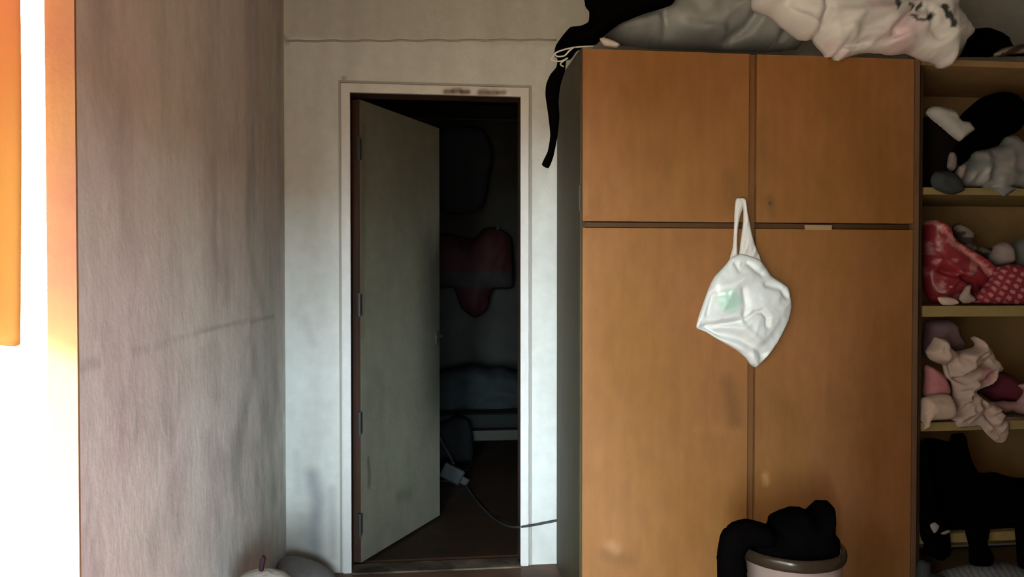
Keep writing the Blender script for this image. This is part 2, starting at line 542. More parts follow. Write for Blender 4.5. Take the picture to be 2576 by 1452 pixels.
for zc in (0.18, 0.62, 1.13, 1.80):
    hb = MB().tube([(-0.017, 0.006, zc - 0.05), (-0.017, 0.006, zc + 0.05)], 0.007, 10)
    hb.box((-0.017, -0.004, zc - 0.045), (0.012, 0.002, zc + 0.045))
    hb.xf(Matrix.Translation(H) @ R3)
    hb.build('hinge', METAL, lo, smooth=False)
hb = MB()
hb.box((LW - 0.045, 0.0, 0.90), (LW - 0.012, 0.006, 0.97))
hb.tube([(LW - 0.03, 0.0, 0.945), (LW - 0.03, 0.03, 0.945)], 0.008, 10)
hb.tube([(LW - 0.03, 0.03, 0.945), (LW - 0.06, 0.035, 0.945), (LW - 0.10, 0.033, 0.944)], 0.007, 10)
hb.xf(Matrix.Translation(H) @ R3)
hb.build('handle', mat('blackened_handle', (0.03, 0.03, 0.028), 0.5, 0.4), lo)
# scuffed threshold
th = MB().box((DX0 + .001, BY - 0.035, 0.0), (DX1 - .001, BY + 0.075, 0.008), 0.003)
st(th.build('trim_2', SILL))

# the dark room behind the door
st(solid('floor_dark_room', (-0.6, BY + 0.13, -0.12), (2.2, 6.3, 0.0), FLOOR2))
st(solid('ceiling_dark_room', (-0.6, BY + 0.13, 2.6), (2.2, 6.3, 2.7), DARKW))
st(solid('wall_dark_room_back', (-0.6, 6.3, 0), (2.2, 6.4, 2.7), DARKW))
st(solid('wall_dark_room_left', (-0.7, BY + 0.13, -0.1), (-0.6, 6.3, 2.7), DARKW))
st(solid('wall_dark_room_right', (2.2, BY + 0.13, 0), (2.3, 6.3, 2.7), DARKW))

# balcony opening: orange painted reveal, frame edge, balcony slab outside
win = empty('window_1', (RL, OP_Y1, 0), kind='structure')
rv = MB()
rv.box((RL - WT - 0.003, OP_Y1 - 0.006, 0), (RL - 0.0005, OP_Y1 + 0.001, OP_Z1))
rv.box((RL - WT - 0.003, OP_Y0, OP_Z1 - 0.006), (RL - 0.0005, OP_Y1, OP_Z1 + 0.001))
rv.box((RL - WT - 0.003, OP_Y0 - 0.001, 0), (RL - 0.0005, OP_Y0 + 0.006, OP_Z1))
rv.build('reveal', REVEAL, win)
st(solid('ground', (-80, -80, -0.40), (80, 60, -0.14), CONC))

# added unseen house front that takes the sky away from the right side
nb = empty('sky_blocker_house', (-5.5, 0, -0.14), 'added unseen house front that blocks sky outside the opening', 'building')
MB().box((-9.0, -9.0, -0.14), (-5.0, 9.0, 3.2)).build('blocker_wall', mat('sky_blocker_plaster', (0.14, 0.12, 0.10), 0.9, 0.1, var=0.1), nb)
MB().box((-9.2, -9.2, 3.2), (-4.9, 9.2, 3.35)).build('blocker_roof', mat('sky_blocker_roof', (0.2, 0.1, 0.07), 0.9, 0.1, var=0.1), nb)

# ------------------------------------------------------------------ cloth builder
def spline(pts, n):
    pts = [Vector((p[0], p[1])) for p in pts]
    m = len(pts)
    out = []
    for i in range(m):
        p0, p1, p2, p3 = pts[i - 1], pts[i], pts[(i + 1) % m], pts[(i + 2) % m]
        k = max(2, int(round((p2 - p1).length / n)))
        for j in range(k):
            t = j / k
            q = 0.5 * ((2 * p1) + (p2 - p0) * t + (2 * p0 - 5 * p1 + 4 * p2 - p3) * t * t + (3 * p1 - p0 - 3 * p2 + p3) * t ** 3)
            q = q * 0.6 + (p1.lerp(p2, t)) * 0.4
            out.append(q)
    return out

def inside(poly, x, y):
    c = False
    j = len(poly) - 1
    for i in range(len(poly)):
        if (poly[i].y > y) != (poly[j].y > y) and x < (poly[j].x - poly[i].x) * (y - poly[i].y) / (poly[j].y - poly[i].y) + poly[i].x:
            c = not c
        j = i
    return c

def cloth(name, px, Y, T, m, parent=None, step=0.010, fold=0.02, freq=9.0, ang=0.0, aniso=2.2, seed=1.0, back=0.8,
          R=None, colf=None, ymax=None, rest=None, xmin=None, ridges=()):
    """a heap, bag or hanging cloth: its outline at distance Y, a rounded body of thickness T and creases"""
    pol = [P(x, y, Y=Y) for (x, y) in px]
    pol = spline([(p.x, p.z) for p in pol], step * 0.9)
    rnd = random.Random(int(seed * 100))
    xs = [p.x for p in pol]; zs = [p.y for p in pol]
    pts = [Vector(p) for p in pol]
    B = np.array([(p.x, p.y) for p in pol])
    z = min(zs); row = 0
    while z < max(zs):
        x = min(xs) + (step / 2 if row % 2 else 0)
        while x < max(xs):
            qx, qz = x + rnd.uniform(-.2, .2) * step, z + rnd.uniform(-.2, .2) * step
            if inside(pol, qx, qz) and np.min(np.hypot(B[:, 0] - qx, B[:, 1] - qz)) > step * 0.55:
                pts.append(Vector((qx, qz)))
            x += step
        z += step * 0.87; row += 1
    n = len(pol)
    rv_, _, rf, orig, _, _ = delaunay_2d_cdt(pts, [], [list(range(n))], 1, 1e-6)
    k = len(rv_)
    A = np.array([(q.x, q.y) for q in rv_])
    D = np.array([np.min(np.hypot(B[:, 0] - a, B[:, 1] - b)) for a, b in A])
    edge = D < 1e-5
    Rr = R if R else max(D.max() * 0.85, step)
    t = np.clip(D / Rr, 0, 1)
    body = T * np.sqrt(np.clip(1 - (1 - t) ** 2, 0, 1))
    ca, sa = math.cos(ang), math.sin(ang)
    fo = np.zeros(k)
    for i in range(k):
        x, z = A[i]
        wx = x + 0.05 * noise.noise(Vector((x * 6, z * 6, seed)))
        wz = z + 0.05 * noise.noise(Vector((x * 6 + 9, z * 6, seed)))
        u = (wx * ca + wz * sa) * freq / aniso; v = (-wx * sa + wz * ca) * freq
        r1 = 1 - abs(noise.noise(Vector((u, v, seed * 3.1)))) * 2.2
        r2 = 1 - abs(noise.noise(Vector((u * 2.3 + 5, v * 2.1, seed * 1.3)))) * 2.2
        r3 = noise.noise(Vector((x * freq * 4, z * freq * 4, seed)))
        fo[i] = r1 * 0.62 + r2 * 0.3 + r3 * 0.12
    ef = sstep(0, 3.0 * step, D)
    groove = np.zeros(k)
    for (line, wd, dep) in ridges:            # single deep creases where the photograph shows them
        q = [P(x, y, Y=Y) for x, y in line]
        dd = np.full(k, 9.0)
        for a, b in zip(q[:-1], q[1:]):
            dd = np.minimum(dd, seg_dist(A[:, 0], A[:, 1], (a.x, a.z), (b.x, b.z)))
        groove += dep * np.exp(-(dd / wd) ** 2)
    front = Y - body - fold * fo * ef + groove * ef
    bk = Y + body * back + fold * 0.3 * fo * ef
    if ymax is not None:
        lim = np.array([ymax(a, b) for a, b in A])
        bk = np.minimum(bk, lim - 0.002)
        front = np.minimum(front, bk - 0.004 * ef)
    V3 = [Vector((A[i, 0], front[i], A[i, 1])) for i in range(k)]
    bi = {}
    for i in range(k):
        if edge[i]:
            bi[i] = i
            if ymax is not None:
                V3[i].y = min(V3[i].y, bk[i])
        else:
            bi[i] = len(V3); V3.append(Vector((A[i, 0], bk[i], A[i, 1])))
    if rest is not None:          # what lies on a board or a floor does not sink into it
        for q in V3:
            if q.y > rest[1]:
                q.z = max(q.z, rest[0] + 0.001)
    if xmin is not None:
        for q in V3:
            if q.y > WY - 0.002:
                q.x = max(q.x, xmin)
    fs = []
    for f in rf:
        f = tuple(f)
        a, b, c = (rv_[i] for i in f[:3])
        if (b - a).cross(c - a) < 0:
            f = f[::-1]
        fs.append(f)
        fs.append(tuple(bi[i] for i in f[::-1]))
    cols = None
    if colf:
        cols = np.zeros((len(V3), 3))
        for i, q in enumerate(V3):
            d = q - CAM
            s = F / d.dot(FW)
            cols[i] = colf(1288 + d.dot(RT) * s, 726 - d.dot(UP) * s)
    return link_mesh(name, V3, fs, m, parent, smooth=True, cols=cols)

# ------------------------------------------------------------------ wardrobe
WX0, WX1, WY, WZ = 0.578, 1.892, 2.85, 2.085
ward = empty('wardrobe', ((WX0 + WX1) / 2, 3.1, 0), 'wide orange-brown wooden wardrobe with four flat doors, bags piled on top', 'wardrobe')
cb = MB()
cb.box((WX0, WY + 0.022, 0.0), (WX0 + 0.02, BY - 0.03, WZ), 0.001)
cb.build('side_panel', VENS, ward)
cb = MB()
cb.box((WX1 - 0.02, WY + 0.0, 0.0), (WX1, BY - 0.03, WZ), 0.001)
cb.build('side_panel', mat('wardrobe_right_side', (0.17, 0.09, 0.05), 0.55, 0.3, var=0.1), ward)
cb = MB()
cb.box((WX0 + 0.02, WY + 0.03, WZ - 0.02), (WX1 - 0.02, BY - 0.03, WZ - 0.001))
cb.box((WX0 + 0.02, WY + 0.03, 1.435), (WX1 - 0.02, BY - 0.05, 1.453))
cb.box((WX0 + 0.02, WY + 0.03, 0.04), (WX1 - 0.02, BY - 0.05, 0.06))
cb.box((WX0 + 0.02, BY - 0.05, 0.04), (WX1 - 0.02, BY - 0.031, WZ - 0.02))
cb.box((1.205, WY + 0.026, 0.06), (1.25, WY + 0.05, WZ - 0.02))
cb.build('carcass', VEND, ward)
XM0, XM1 = 1.2150, 1.2400
def ward_door(x0, x1, z0, z1, marks, side):
    us = lines(x0 + 0.003, x1 - 0.003, 0.012); vs = lines(z0 + 0.003, z1 - 0.003, 0.012)
    v, f, U, V = grid(us, vs, lambda u, q: Vector((u, WY, q)))
    c = np.zeros((len(U), 3)); c[:] = (0.305, 0.130, 0.043)
    n1 = nz(U, V, 3, 1.6, 7.7); n2 = nz(U, V, 40, 2, 3.3, 3); n3 = nz(U, V, 9, 7, 11.0)
    c *= (1 + 0.10 * n1 + 0.05 * n2 + 0.06 * n3)[:, None]
    c[:, 2] *= 1 + 0.2 * n1
    for (pts, wd, k) in marks:
        w_ = [(lambda q: (q.x, q.z))(P(x, y, Y=WY)) for x, y in pts]
        stroke(c, U, V, w_, wd, k)
    n = len(v)
    v += [Vector((q.x, WY + 0.02, q.z)) for q in (Vector((x0 + .003, 0, z0 + .003)), Vector((x1 - .003, 0, z0 + .003)), Vector((x1 - .003, 0, z1 - .003)), Vector((x0 + .003, 0, z1 - .003)))]
    nu, nv = len(us), len(vs)
    c0, c1, c2, c3 = 0, nu - 1, nv * nu - 1, (nv - 1) * nu
    f += [tuple([n, n + 1] + list(range(c1, c0 - 1, -1))), tuple([n + 3, n + 0] + [j * nu for j in range(nv)])[::1],
          tuple([n + 1, n + 2] + [j * nu + nu - 1 for j in range(nv - 1, -1, -1)]), tuple([n + 2, n + 3] + list(range(c3, c2 + 1))),
          (n, n + 3, n + 2, n + 1)]
    c = np.concatenate([c, np.tile(np.array([[0.25, .12, .045]]), (4, 1))])
    return link_mesh('door', v, f, VEN, ward, cols=np.clip(c, 0, 1))
Dk = (0.72, 0.74, 0.78); Lt = (1.35, 1.5, 1.9)
dul = ward_door(WX0 + 0.003, XM0, 1.452, WZ - 0.002, [([(1680, 410), (1675, 440)], .03, (.88, .92, 1.0)), ([(1835, 440), (1840, 520)], .05, (.86, .9, .95)), ([(1480, 150), (1475, 540)], 0.012, (1.1, 1.15, 1.3))], 0)
dur = ward_door(XM1, WX1 - 0.021, 1.452, WZ - 0.002, [([(1935, 500), (1945, 540)], .035, Dk), ([(1920, 300), (1915, 540)], .03, (.9, .95, 1.05))], 1)
dlo = ward_door(WX0 + 0.003, XM0, 0.045, 1.434, [([(1535, 1372), (1550, 1385)], .035, Lt), ([(1520, 1395), (1580, 1410)], .05, (.75, .78, .8)), ([(1830, 960), (1850, 1060)], .05, Dk),
          ([(1470, 600), (1462, 1000)], 0.02, (1.1, 1.15, 1.3)), ([(1750, 1080), (1850, 1085)], 0.03, (1.08, 1.1, 1.15))], 0)
ward_door(XM1, WX1 - 0.021, 0.045, 1.434, [([(1924, 1198), (1928, 1215)], .022, (1.7, 2.1, 2.8)), ([(1910, 700), (1908, 1100)], .03, (.92, .95, 1.0)), ([(1940, 1000), (1990, 1030)], .06, (.9, .92, .95))], 1)
# strip between the doors
MB().box((XM0 + 0.0005, WY + 0.012, 0.05), (XM1 - 0.0005, WY + 0.022, WZ - 0.004)).build('centre_strip', mat('centre_strip_board', (0.20, 0.085, 0.028), 0.6, 0.3), ward)
kz = P(1862, 508, Y=WY)
kb = MB().tube([(kz.x, WY, kz.z), (kz.x, WY - 0.014, kz.z), (kz.x, WY - 0.016, kz.z), (kz.x, WY - 0.028, kz.z), (kz.x, WY - 0.03, kz.z)], [.005, .005, .011, .012, .006], 14)
kb.build('knob', mat('knob_wood', (0.35, 0.2, 0.1), 0.5, 0.4), dul, smooth=True)
kz2 = P(1938, 512, Y=WY)
kb = MB().tube([(kz2.x, WY, kz2.z), (kz2.x, WY - 0.006, kz2.z)], [.008, .007], 12)
kb.build('knob', mat('screw_stub', (0.12, 0.06, 0.03), 0.5, 0.4), dur)
hz = P(1461, 500, Y=WY + 0.02)
MB().box((WX0 - 0.004, WY + 0.018, hz.z - 0.045), (WX0 + 0.003, WY + 0.03, hz.z + 0.05), .001).build('hinge', METAL, ward)
pq = P(2025, 569, Y=WY); pr = P(2092, 576, Y=WY)
MB().box((pq.x, WY - 0.002, pr.z - 0.004), (pr.x, WY + 0.004, pq.z + 0.004), .0005).build('door_catch', mat('pale_catch', (0.38, 0.24, 0.13), 0.6, 0.3), ward)

# ------------------------------------------------------------------ white bag hanging on the knob
HX = kz
bag = empty('plastic_bag', (kz.x, WY - 0.03, kz.z), 'crumpled white plastic bag hanging by its handles on the wardrobe door', 'bag')
def z7(L):
    return [(1700 + x / 2.903, 460 + y / 2.903) for x, y in L]
def bagcol(x, y):
    c = [0.95, 0.985, 0.985]
    d = math.hypot((x - 1834) / 30, (y - 755) / 28)
    if d < 1.3:
        k = max(0, min(1, (1.3 - d) / 0.6))
        c = [c[0] * (1 - 0.42 * k), c[1] * (1 - 0.20 * k), c[2] * (1 - 0.30 * k)]
    return c
cloth('bag_body', z7([(405, 545), (470, 520), (520, 528), (610, 560), (660, 620), (700, 680), (770, 725), (820, 765), (840, 850), (845, 910), (825, 1000), (790, 1080),
                      (745, 1165), (690, 1245), (640, 1300), (585, 1348), (545, 1330), (510, 1280), (440, 1222), (300, 1140), (220, 1090), (150, 1058), (165, 980), (200, 880), (240, 770),
                      (280, 690), (320, 645), (370, 590)]), WY - 0.052, 0.035, BAGH, bag, step=0.005, fold=0.014, freq=12, ang=0.9, aniso=2.6, seed=4.2, back=0.9,
      colf=bagcol, ymax=lambda x, z: WY - 0.001,
      ridges=[(z7([(225, 1040), (330, 1028), (430, 1015)]), 0.0109, .020), (z7([(200, 1075), (330, 1105), (450, 1130), (600, 1215), (640, 1260)]), 0.0202, .030),
              (z7([(430, 590), (450, 640), (480, 600)]), 0.0093, .014), (z7([(510, 590), (560, 640), (600, 665)]), 0.0093, .014),
              (z7([(640, 745), (740, 770), (790, 830)]), 0.0109, .016), (z7([(485, 1000), (555, 945), (600, 940), (640, 980), (640, 1040)]), 0.0093, .018),
              (z7([(250, 820), (225, 960)]), 0.0124, .014), (z7([(470, 780), (490, 900), (470, 960)]), 0.0109, .010),
              (z7([(330, 760), (430, 720), (520, 700)]), 0.0155, -.008), (z7([(290, 980), (430, 960)]), 0.0155, -.010), (z7([(470, 1060), (560, 1160), (640, 1210)]), 0.0155, -.010)])
cloth('handle', z7([(440, 118), (475, 112), (500, 160), (490, 190), (470, 250), (455, 330), (450, 430), (452, 560), (395, 560), (415, 470), (425, 330), (428, 210)]),
      WY - 0.030, 0.008, BAGH, bag, step=0.0035, fold=0.006, freq=40, ang=1.5, aniso=4, seed=2.2, colf=lambda x, y: (.84, .80, .74))
cloth('handle', z7([(475, 112), (512, 120), (525, 210), (548, 330), (575, 440), (625, 575), (560, 600), (460, 575), (468, 470), (480, 380), (492, 280), (492, 190)]),
      WY - 0.034, 0.010, BAGH, bag, step=0.0035, fold=0.010, freq=36, ang=1.4, aniso=5, seed=6.2, colf=lambda x, y: (.82, .79, .76))

# ------------------------------------------------------------------ things on top of the wardrobe
def topmax(x, z):
    return WY - 0.004 if (z < WZ + 0.006 and x > WX0 - 0.02) else 9
sack = cloth('sack', [(1512, 96), (1530, 70), (1570, 45), (1640, 20), (1700, -20), (1750, -70), (1860, -90), (1960, -70), (2030, -10), (2040, 60), (2015, 100), (2005, 124), (1950, 128),
                      (1860, 128), (1800, 126), (1760, 124), (1700, 122), (1640, 118), (1560, 112)], 3.13, 0.16, SACKM, fold=0.035, freq=7, ang=0.5, seed=3.3, step=0.013, ymax=lambda x, z: BY - .01,
      ridges=[([(1800, 128), (1850, 90), (1870, 50)], .02, .05), ([(1650, 60), (1660, 110)], .02, .04), ([(1940, 125), (1950, 70)], .02, .05), ([(1700, 95), (1790, 105)], .02, -.03)])
tag(sack, 'large grey plastic sack lying on the wardrobe beside the black clothes', 'sack')
def prcol(x, y):
    c = [0.90, 0.88, 0.88]
    # pink print showing through on the right, dark swirls at the top
    d = math.hypot((x - 2265) / 60, (y - 90) / 50)
    if d < 1: c = [c[0] * (1 + .02), c[1] * (1 - .22 * (1 - d)), c[2] * (1 - .15 * (1 - d))]
    n = noise.noise(Vector((x * .012, y * .02, 3)))
    if n > 0.15 and 2080 < x < 2330: c = [c[0], c[1] * .9, c[2] * .95]
    for (cx_, cy_, r, t, a0, a1) in ((2306, 8, 15, 5, 0.0, 3.3), (2322, 24, 26, 5, 0.2, 2.7)):
        dx, dy = x - cx_, y - cy_
        rr = math.hypot(dx, dy); a = math.atan2(dy, dx)
        if abs(rr - r) < t and a0 < a < a1: c = [.06, .06, .06]
    if seg_d(x, y, 2375, 15, 2400, 60) < 8: c = [.07, .07, .07]
    if seg_d(x, y, 2255, -5, 2262, 12) < 7: c = [.07, .07, .07]
    return c
def seg_d(x, y, ax, ay, bx, by):
    dx, dy = bx - ax, by - ay
    t = max(0, min(1, ((x - ax) * dx + (y - ay) * dy) / (dx * dx + dy * dy)))
    return math.hypot(x - ax - t * dx, y - ay - t * dy)
wb2 = cloth('printed_bag', [(1897, -10), (1896, 20), (1915, 32), (1940, 40), (1975, 70), (2010, 95), (2030, 103), (2048, 96), (2055, 108), (2075, 130), (2085, 148), (2098, 140), (2108, 154), (2135, 143),
                            (2165, 135), (2200, 133), (2250, 138), (2290, 135), (2325, 150), (2360, 162), (2368, 172), (2385, 168), (2400, 140), (2425, 105), (2441, 85), (2420, 62), (2400, 40),
                            (2390, -10), (2350, -60), (2250, -90), (2100, -90), (1980, -70)], 2.80, 0.11, BAGW, fold=0.03, freq=10, ang=0.25, seed=5.5, step=0.010, back=0.9, colf=prcol,
            ridges=[([(2215, 90), (2250, 55), (2270, 45)], .016, .040), ([(2110, 125), (2210, 112), (2230, 100)], .012, .030), ([(2040, 100), (2050, 40), (2030, 0)], .012, .030),
                    ([(1945, 35), (2000, 65), (2045, 90)], .012, -.02), ([(2290, 45), (2300, 90), (2330, 110)], .012, .022), ([(2060, 60), (2180, 50), (2240, 30)], .014, -.016)],
            ymax=lambda x, z: (WY - 0.004) if z < WZ + 0.005 else WY + 0.10)
tag(wb2, 'white and pink printed plastic bag hanging over the wardrobe top edge', 'bag')
bc = cloth('black_clothes', [(1475, -30), (1472, 15), (1482, 30), (1480, 55), (1460, 65), (1435, 68), (1415, 90), (1398, 115), (1394, 140), (1410, 153), (1435, 150), (1450, 130),
                             (1475, 116), (1500, 112), (1520, 90), (1560, 60), (1620, 35), (1690, 12), (1700, -30), (1600, -60)], 2.90, 0.045, BLACK, fold=0.012, freq=12, seed=2.0, step=0.011,
           ymax=lambda x, z: 9)
tag(bc, 'black clothes heaped on the left end of the wardrobe top', 'clothes')
stp = cloth('fabric_strap', [(1424, 135), (1404, 140), (1400, 168), (1384, 188), (1374, 212), (1372, 240), (1379, 290), (1384, 340), (1378, 380), (1363, 414), (1380, 423), (1392, 395), (1402, 345),
                             (1407, 295), (1405, 255), (1410, 215), (1422, 175)], 2.90, 0.012, BLACK, fold=0.004, freq=20, seed=8.0, step=0.005)
tag(stp, 'black fabric strap dangling beside the wardrobe left side', 'strap')
sg = MB()
pts = [P(x, y, Y=yy - 0.04) for x, y, yy in ((1492, 116, 2.87), (1470, 117, 2.85), (1440, 120, 2.86), (1415, 126, 2.86), (1397, 134, 2.87), (1402, 142, 2.87), (1420, 140, 2.86), (1432, 128, 2.85), (1445, 118, 2.84))]
def cr(pts, k=6):
    out = []
    for i in range(len(pts) - 1):
        p0, p1, p2, p3 = pts[max(0, i - 1)], pts[i], pts[i + 1], pts[min(len(pts) - 1, i + 2)]
        for j in range(k):
            t = j / k
            out.append(0.5 * ((2 * p1) + (p2 - p0) * t + (2 * p0 - 5 * p1 + 4 * p2 - p3) * t * t + (3 * p1 - p0 - 3 * p2 + p3) * t ** 3))
    out.append(pts[-1])
    return out
sg.tube(cr(pts), 0.0028, 8)
pts = [P(x, y, Y=yy - 0.04) for x, y, yy in ((1397, 134, 2.875), (1388, 150, 2.88), (1410, 154, 2.88), (1428, 146, 2.87), (1410, 160, 2.88), (1418, 168, 2.885))]
sg.tube(cr(pts), 0.0026, 8)
tag(sg.build('string', STRING, smooth=True), 'thin white string tied at the wardrobe top left corner', 'string')
sc = cloth('white_scrap', [(1508, 97), (1520, 94), (1545, 102), (1562, 112), (1550, 121), (1520, 115)], 2.875, 0.012, CLOTHC, fold=0.005, freq=20, seed=2.7, step=0.006,
           colf=lambda x, y: (.62, .54, .48))
tag(sc, 'small pale scrap peeking out under the grey sack', 'cloth')

# ------------------------------------------------------------------ open shelf unit
SX0, SX1, SY = 1.908, 2.80, 2.872
sh = empty('shelf_unit', ((SX0 + SX1) / 2, 3.1, 0), 'open brown wooden shelf unit crammed with clothes right of the wardrobe', 'shelf')
def board(name, a, b, m=SHELF):
    return MB().box(a, b, 0.0015).build(name, m, sh)
board('side_panel', (SX0, SY, 0), (SX0 + 0.012, BY - 0.02, 2.065), mat('shelf_side_shade_board', (0.05, 0.03, 0.016), 0.7, 0.2))  # darkened: the shadow band beside the wardrobe is put into its colour
board('side_panel', (SX1 - 0.018, SY, 0), (SX1, BY - 0.02, 2.065), SHELFB)
board('top_board', (SX0, SY, 2.066), (SX1, BY - 0.02, 2.09), SHELFB)
board('back_panel', (SX0 + 0.018, BY - 0.035, 0.02), (SX1 - 0.018, BY - 0.022, 2.065), SHELFB)
SHZ = {}
for k, (y0, y1) in enumerate(((472, 490), (770, 797), (1062, 1084), (1343, 1366), (1500, 1525))):
    za, zb = P(2400, y0, Y=SY).z, P(2400, y1, Y=SY).z
    SHZ[k] = za
    board('shelf', (SX0 + 0.019, SY + 0.002, zb), (SX1 - 0.019, BY - 0.036, za))

BACK = lambda x, z: BY - 0.045
def item(name, px, Y, T, m, label, cat, shelf=None, **k):
    if shelf is not None:
        k['rest'] = (SHZ[shelf] if shelf >= 0 else 2.09, SY - 0.002)
        k['xmin'] = SX0 + 0.02 if shelf >= 0 else None
    k.setdefault('ymax', BACK)
    k.setdefault('step', 0.009)
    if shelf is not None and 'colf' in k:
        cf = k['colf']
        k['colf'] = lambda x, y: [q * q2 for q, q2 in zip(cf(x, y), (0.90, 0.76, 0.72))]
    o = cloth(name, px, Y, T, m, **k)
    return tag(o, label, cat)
flat = lambda c: (lambda x, y: c)
# on the unit
item('black_cloth', [(2425, 132), (2440, 100), (2450, 74), (2470, 72), (2500, 84), (2520, 100), (2527, 116), (2560, 118), (2600, 122), (2600, 140), (2425, 142)], 2.99, 0.07, BLACK,
     'black cloth lying on top of the shelf unit', 'cloth', shelf=-1, fold=.01, seed=1.1)
item('paper_scrap', [(2496, 139), (2520, 122), (2545, 116), (2600, 108), (2600, 130), (2540, 138), (2520, 144)], 2.91, 0.018, CLOTHC,
     'flat grey and brown scrap on the shelf unit top edge', 'paper', shelf=-1, fold=.004, seed=1.4, step=.006,
     colf=lambda x, y: (.30, .28, .24) if (x + 2 * y) % 60 < 30 else (.06, .045, .04))
# shelf 1
item('rolled_cloth', [(2329, 285), (2336, 272), (2352, 266), (2372, 271), (2390, 275), (2403, 287), (2412, 302), (2432, 306), (2444, 322), (2447, 330), (2430, 342), (2413, 356), (2396, 345), (2370, 322), (2345, 302)],
     2.90, 0.035, CLOTHC, 'pale grey rolled cloth sticking out at the top shelf', 'cloth', fold=.01, freq=14, seed=2.1, colf=flat((.42, .41, .40)), back=.5, step=.007)
item('dark_mass', [(2322, 300), (2340, 304), (2375, 330), (2410, 356), (2405, 385), (2396, 440), (2385, 470), (2322, 470)], 3.22, 0.06, mat('very_dark_brown', (0.022, 0.015, 0.013), .9, .05),
     'very dark brown mass in the left corner of the top shelf', 'cloth', shelf=0, fold=.015, seed=2.5)  # plain dark brown mass filling the corner
item('black_jacket', [(2412, 300), (2430, 278), (2462, 250), (2495, 236), (2525, 231), (2548, 240), (2562, 265), (2569, 290), (2568, 310), (2552, 335), (2530, 345), (2515, 365), (2470, 380),
                      (2440, 400), (2420, 416), (2408, 408), (2400, 380), (2415, 358), (2445, 332), (2430, 305)], 3.06, 0.07, BLACK,
     'big black jacket bunched on the top shelf', 'clothes', shelf=0, fold=.02, seed=3.1)
def blueg(x, y):
    n = noise.noise(Vector((x * .02, y * .03, 7)))
    return (.30 + .08 * n, .35 + .06 * n, .37 + .05 * n)
item('crumpled_bag', [(2402, 440), (2414, 418), (2440, 400), (2452, 382), (2480, 375), (2515, 365), (2530, 345), (2550, 342), (2570, 362), (2610, 370), (2620, 474), (2540, 476), (2520, 485),
                     (2500, 498), (2488, 495), (2472, 480), (2440, 473), (2412, 470)], 2.93, 0.06, mat('bluish_plastic', (0.7, .7, .7), .35, .45, attr=True, bump=.2, bscale=30, trans=.1),
     'bluish grey crumpled plastic bag on the top shelf below the jacket', 'bag', shelf=0, fold=.03, freq=13, ang=.7, seed=3.6, colf=blueg, ymax=lambda x, z: SY - .003 if z < SHZ[0] + .002 else BY - .045)
item('dark_rag', [(2342, 455), (2350, 434), (2380, 430), (2405, 440), (2420, 470), (2424, 480), (2400, 490), (2375, 487), (2350, 475)], 2.84, 0.03, DGREY,
     'dark greenish rag drooping over the top shelf front edge', 'cloth', shelf=0, fold=.01, seed=4.1, ymax=lambda x, z: SY - .003, step=.007)
item('white_scrap', [(2388, 385), (2400, 384), (2406, 400), (2403, 425), (2392, 432), (2382, 420)], 2.89, 0.014, CLOTHC,
     'small upright white scrap left of the bluish bag', 'cloth', shelf=0, fold=.004, seed=4.5, colf=flat((.24, .24, .25)), step=.005)
item('white_scrap', [(2413, 420), (2428, 412), (2430, 430), (2418, 452), (2407, 446)], 2.84, 0.012, CLOTHC,
     'narrow pale scrap leaning against the bluish bag', 'cloth', shelf=0, fold=.004, seed=4.7, colf=flat((.28, .28, .29)), step=.005)
# shelf 2
def redc(x, y):
    n = noise.noise(Vector((x * .03, y * .03, 2)))
    c = (.32, .035, .055)
    if seg_d(x, y, 2348, 553, 2395, 600) < 6 or seg_d(x, y, 2388, 606, 2460, 655) < 7 or seg_d(x, y, 2460, 655, 2492, 690) < 7 or seg_d(x, y, 2328, 560, 2350, 552) < 6:
        return (.62, .30, .31)
    if n > .25 and y > 650: return (.55, .24, .26)
    if seg_d(x, y, 2335, 615, 2342, 632) < 8: return (.5, .25, .27)
    return c
item('satin_cloth', [(2322, 570), (2326, 556), (2345, 550), (2362, 560), (2382, 590), (2400, 608), (2440, 634), (2470, 655), (2492, 682), (2498, 700), (2480, 720), (2462, 735), (2455, 762), (2420, 764),
                     (2380, 765), (2350, 764), (2330, 750), (2324, 700), (2321, 640)], 3.02, 0.06, SATIN,
     'dark red satin cloth with a pink hem on the middle shelf', 'cloth', shelf=1, fold=.028, freq=12, ang=-.6, seed=5.1, colf=redc,
     ridges=[([(2395, 612), (2450, 655), (2488, 695)], .012, -.05), ([(2345, 556), (2385, 600)], .012, -.04), ([(2350, 680), (2400, 700), (2440, 740)], .012, .04), ([(2360, 720), (2385, 690), (2410, 690)], .010, -.03)])
def ging(x, y):
    u = (x * .86 + y * .5) / 22.0; v = (y * .86 - x * .5) / 17.0
    a = (u % 1) < .55; b = (v % 1) < .5
    if a and b: return (.62, .28, .32)
    return (.30, .04, .065)
item('checked_cloth', [(2452, 762), (2462, 735), (2480, 718), (2498, 690), (2510, 672), (2545, 664), (2590, 672), (2620, 680), (2620, 766), (2540, 767)], 2.925, 0.04, CLOTHC,
     'red and pink checked cloth folded on the middle shelf', 'cloth', shelf=1, fold=.010, freq=8, seed=5.5, colf=ging, step=.005)
item('white_bundle', [(2488, 650), (2496, 630), (2506, 615), (2525, 608), (2542, 620), (2546, 640), (2544, 662), (2520, 670), (2502, 668)], 3.03, 0.04, CLOTHC,
     'pale lilac bundle resting behind the checked cloth', 'cloth', shelf=1, fold=.012, seed=5.9, colf=flat((.40, .37, .38)))
item('grey_bundle', [(2540, 640), (2548, 612), (2570, 600), (2610, 605), (2615, 680), (2560, 680), (2545, 665)], 3.08, 0.04, CLOTHC,
     'blue grey bundle at the right end of the middle shelf', 'cloth', shelf=1, fold=.012, seed=6.1, colf=flat((.22, .24, .24)))
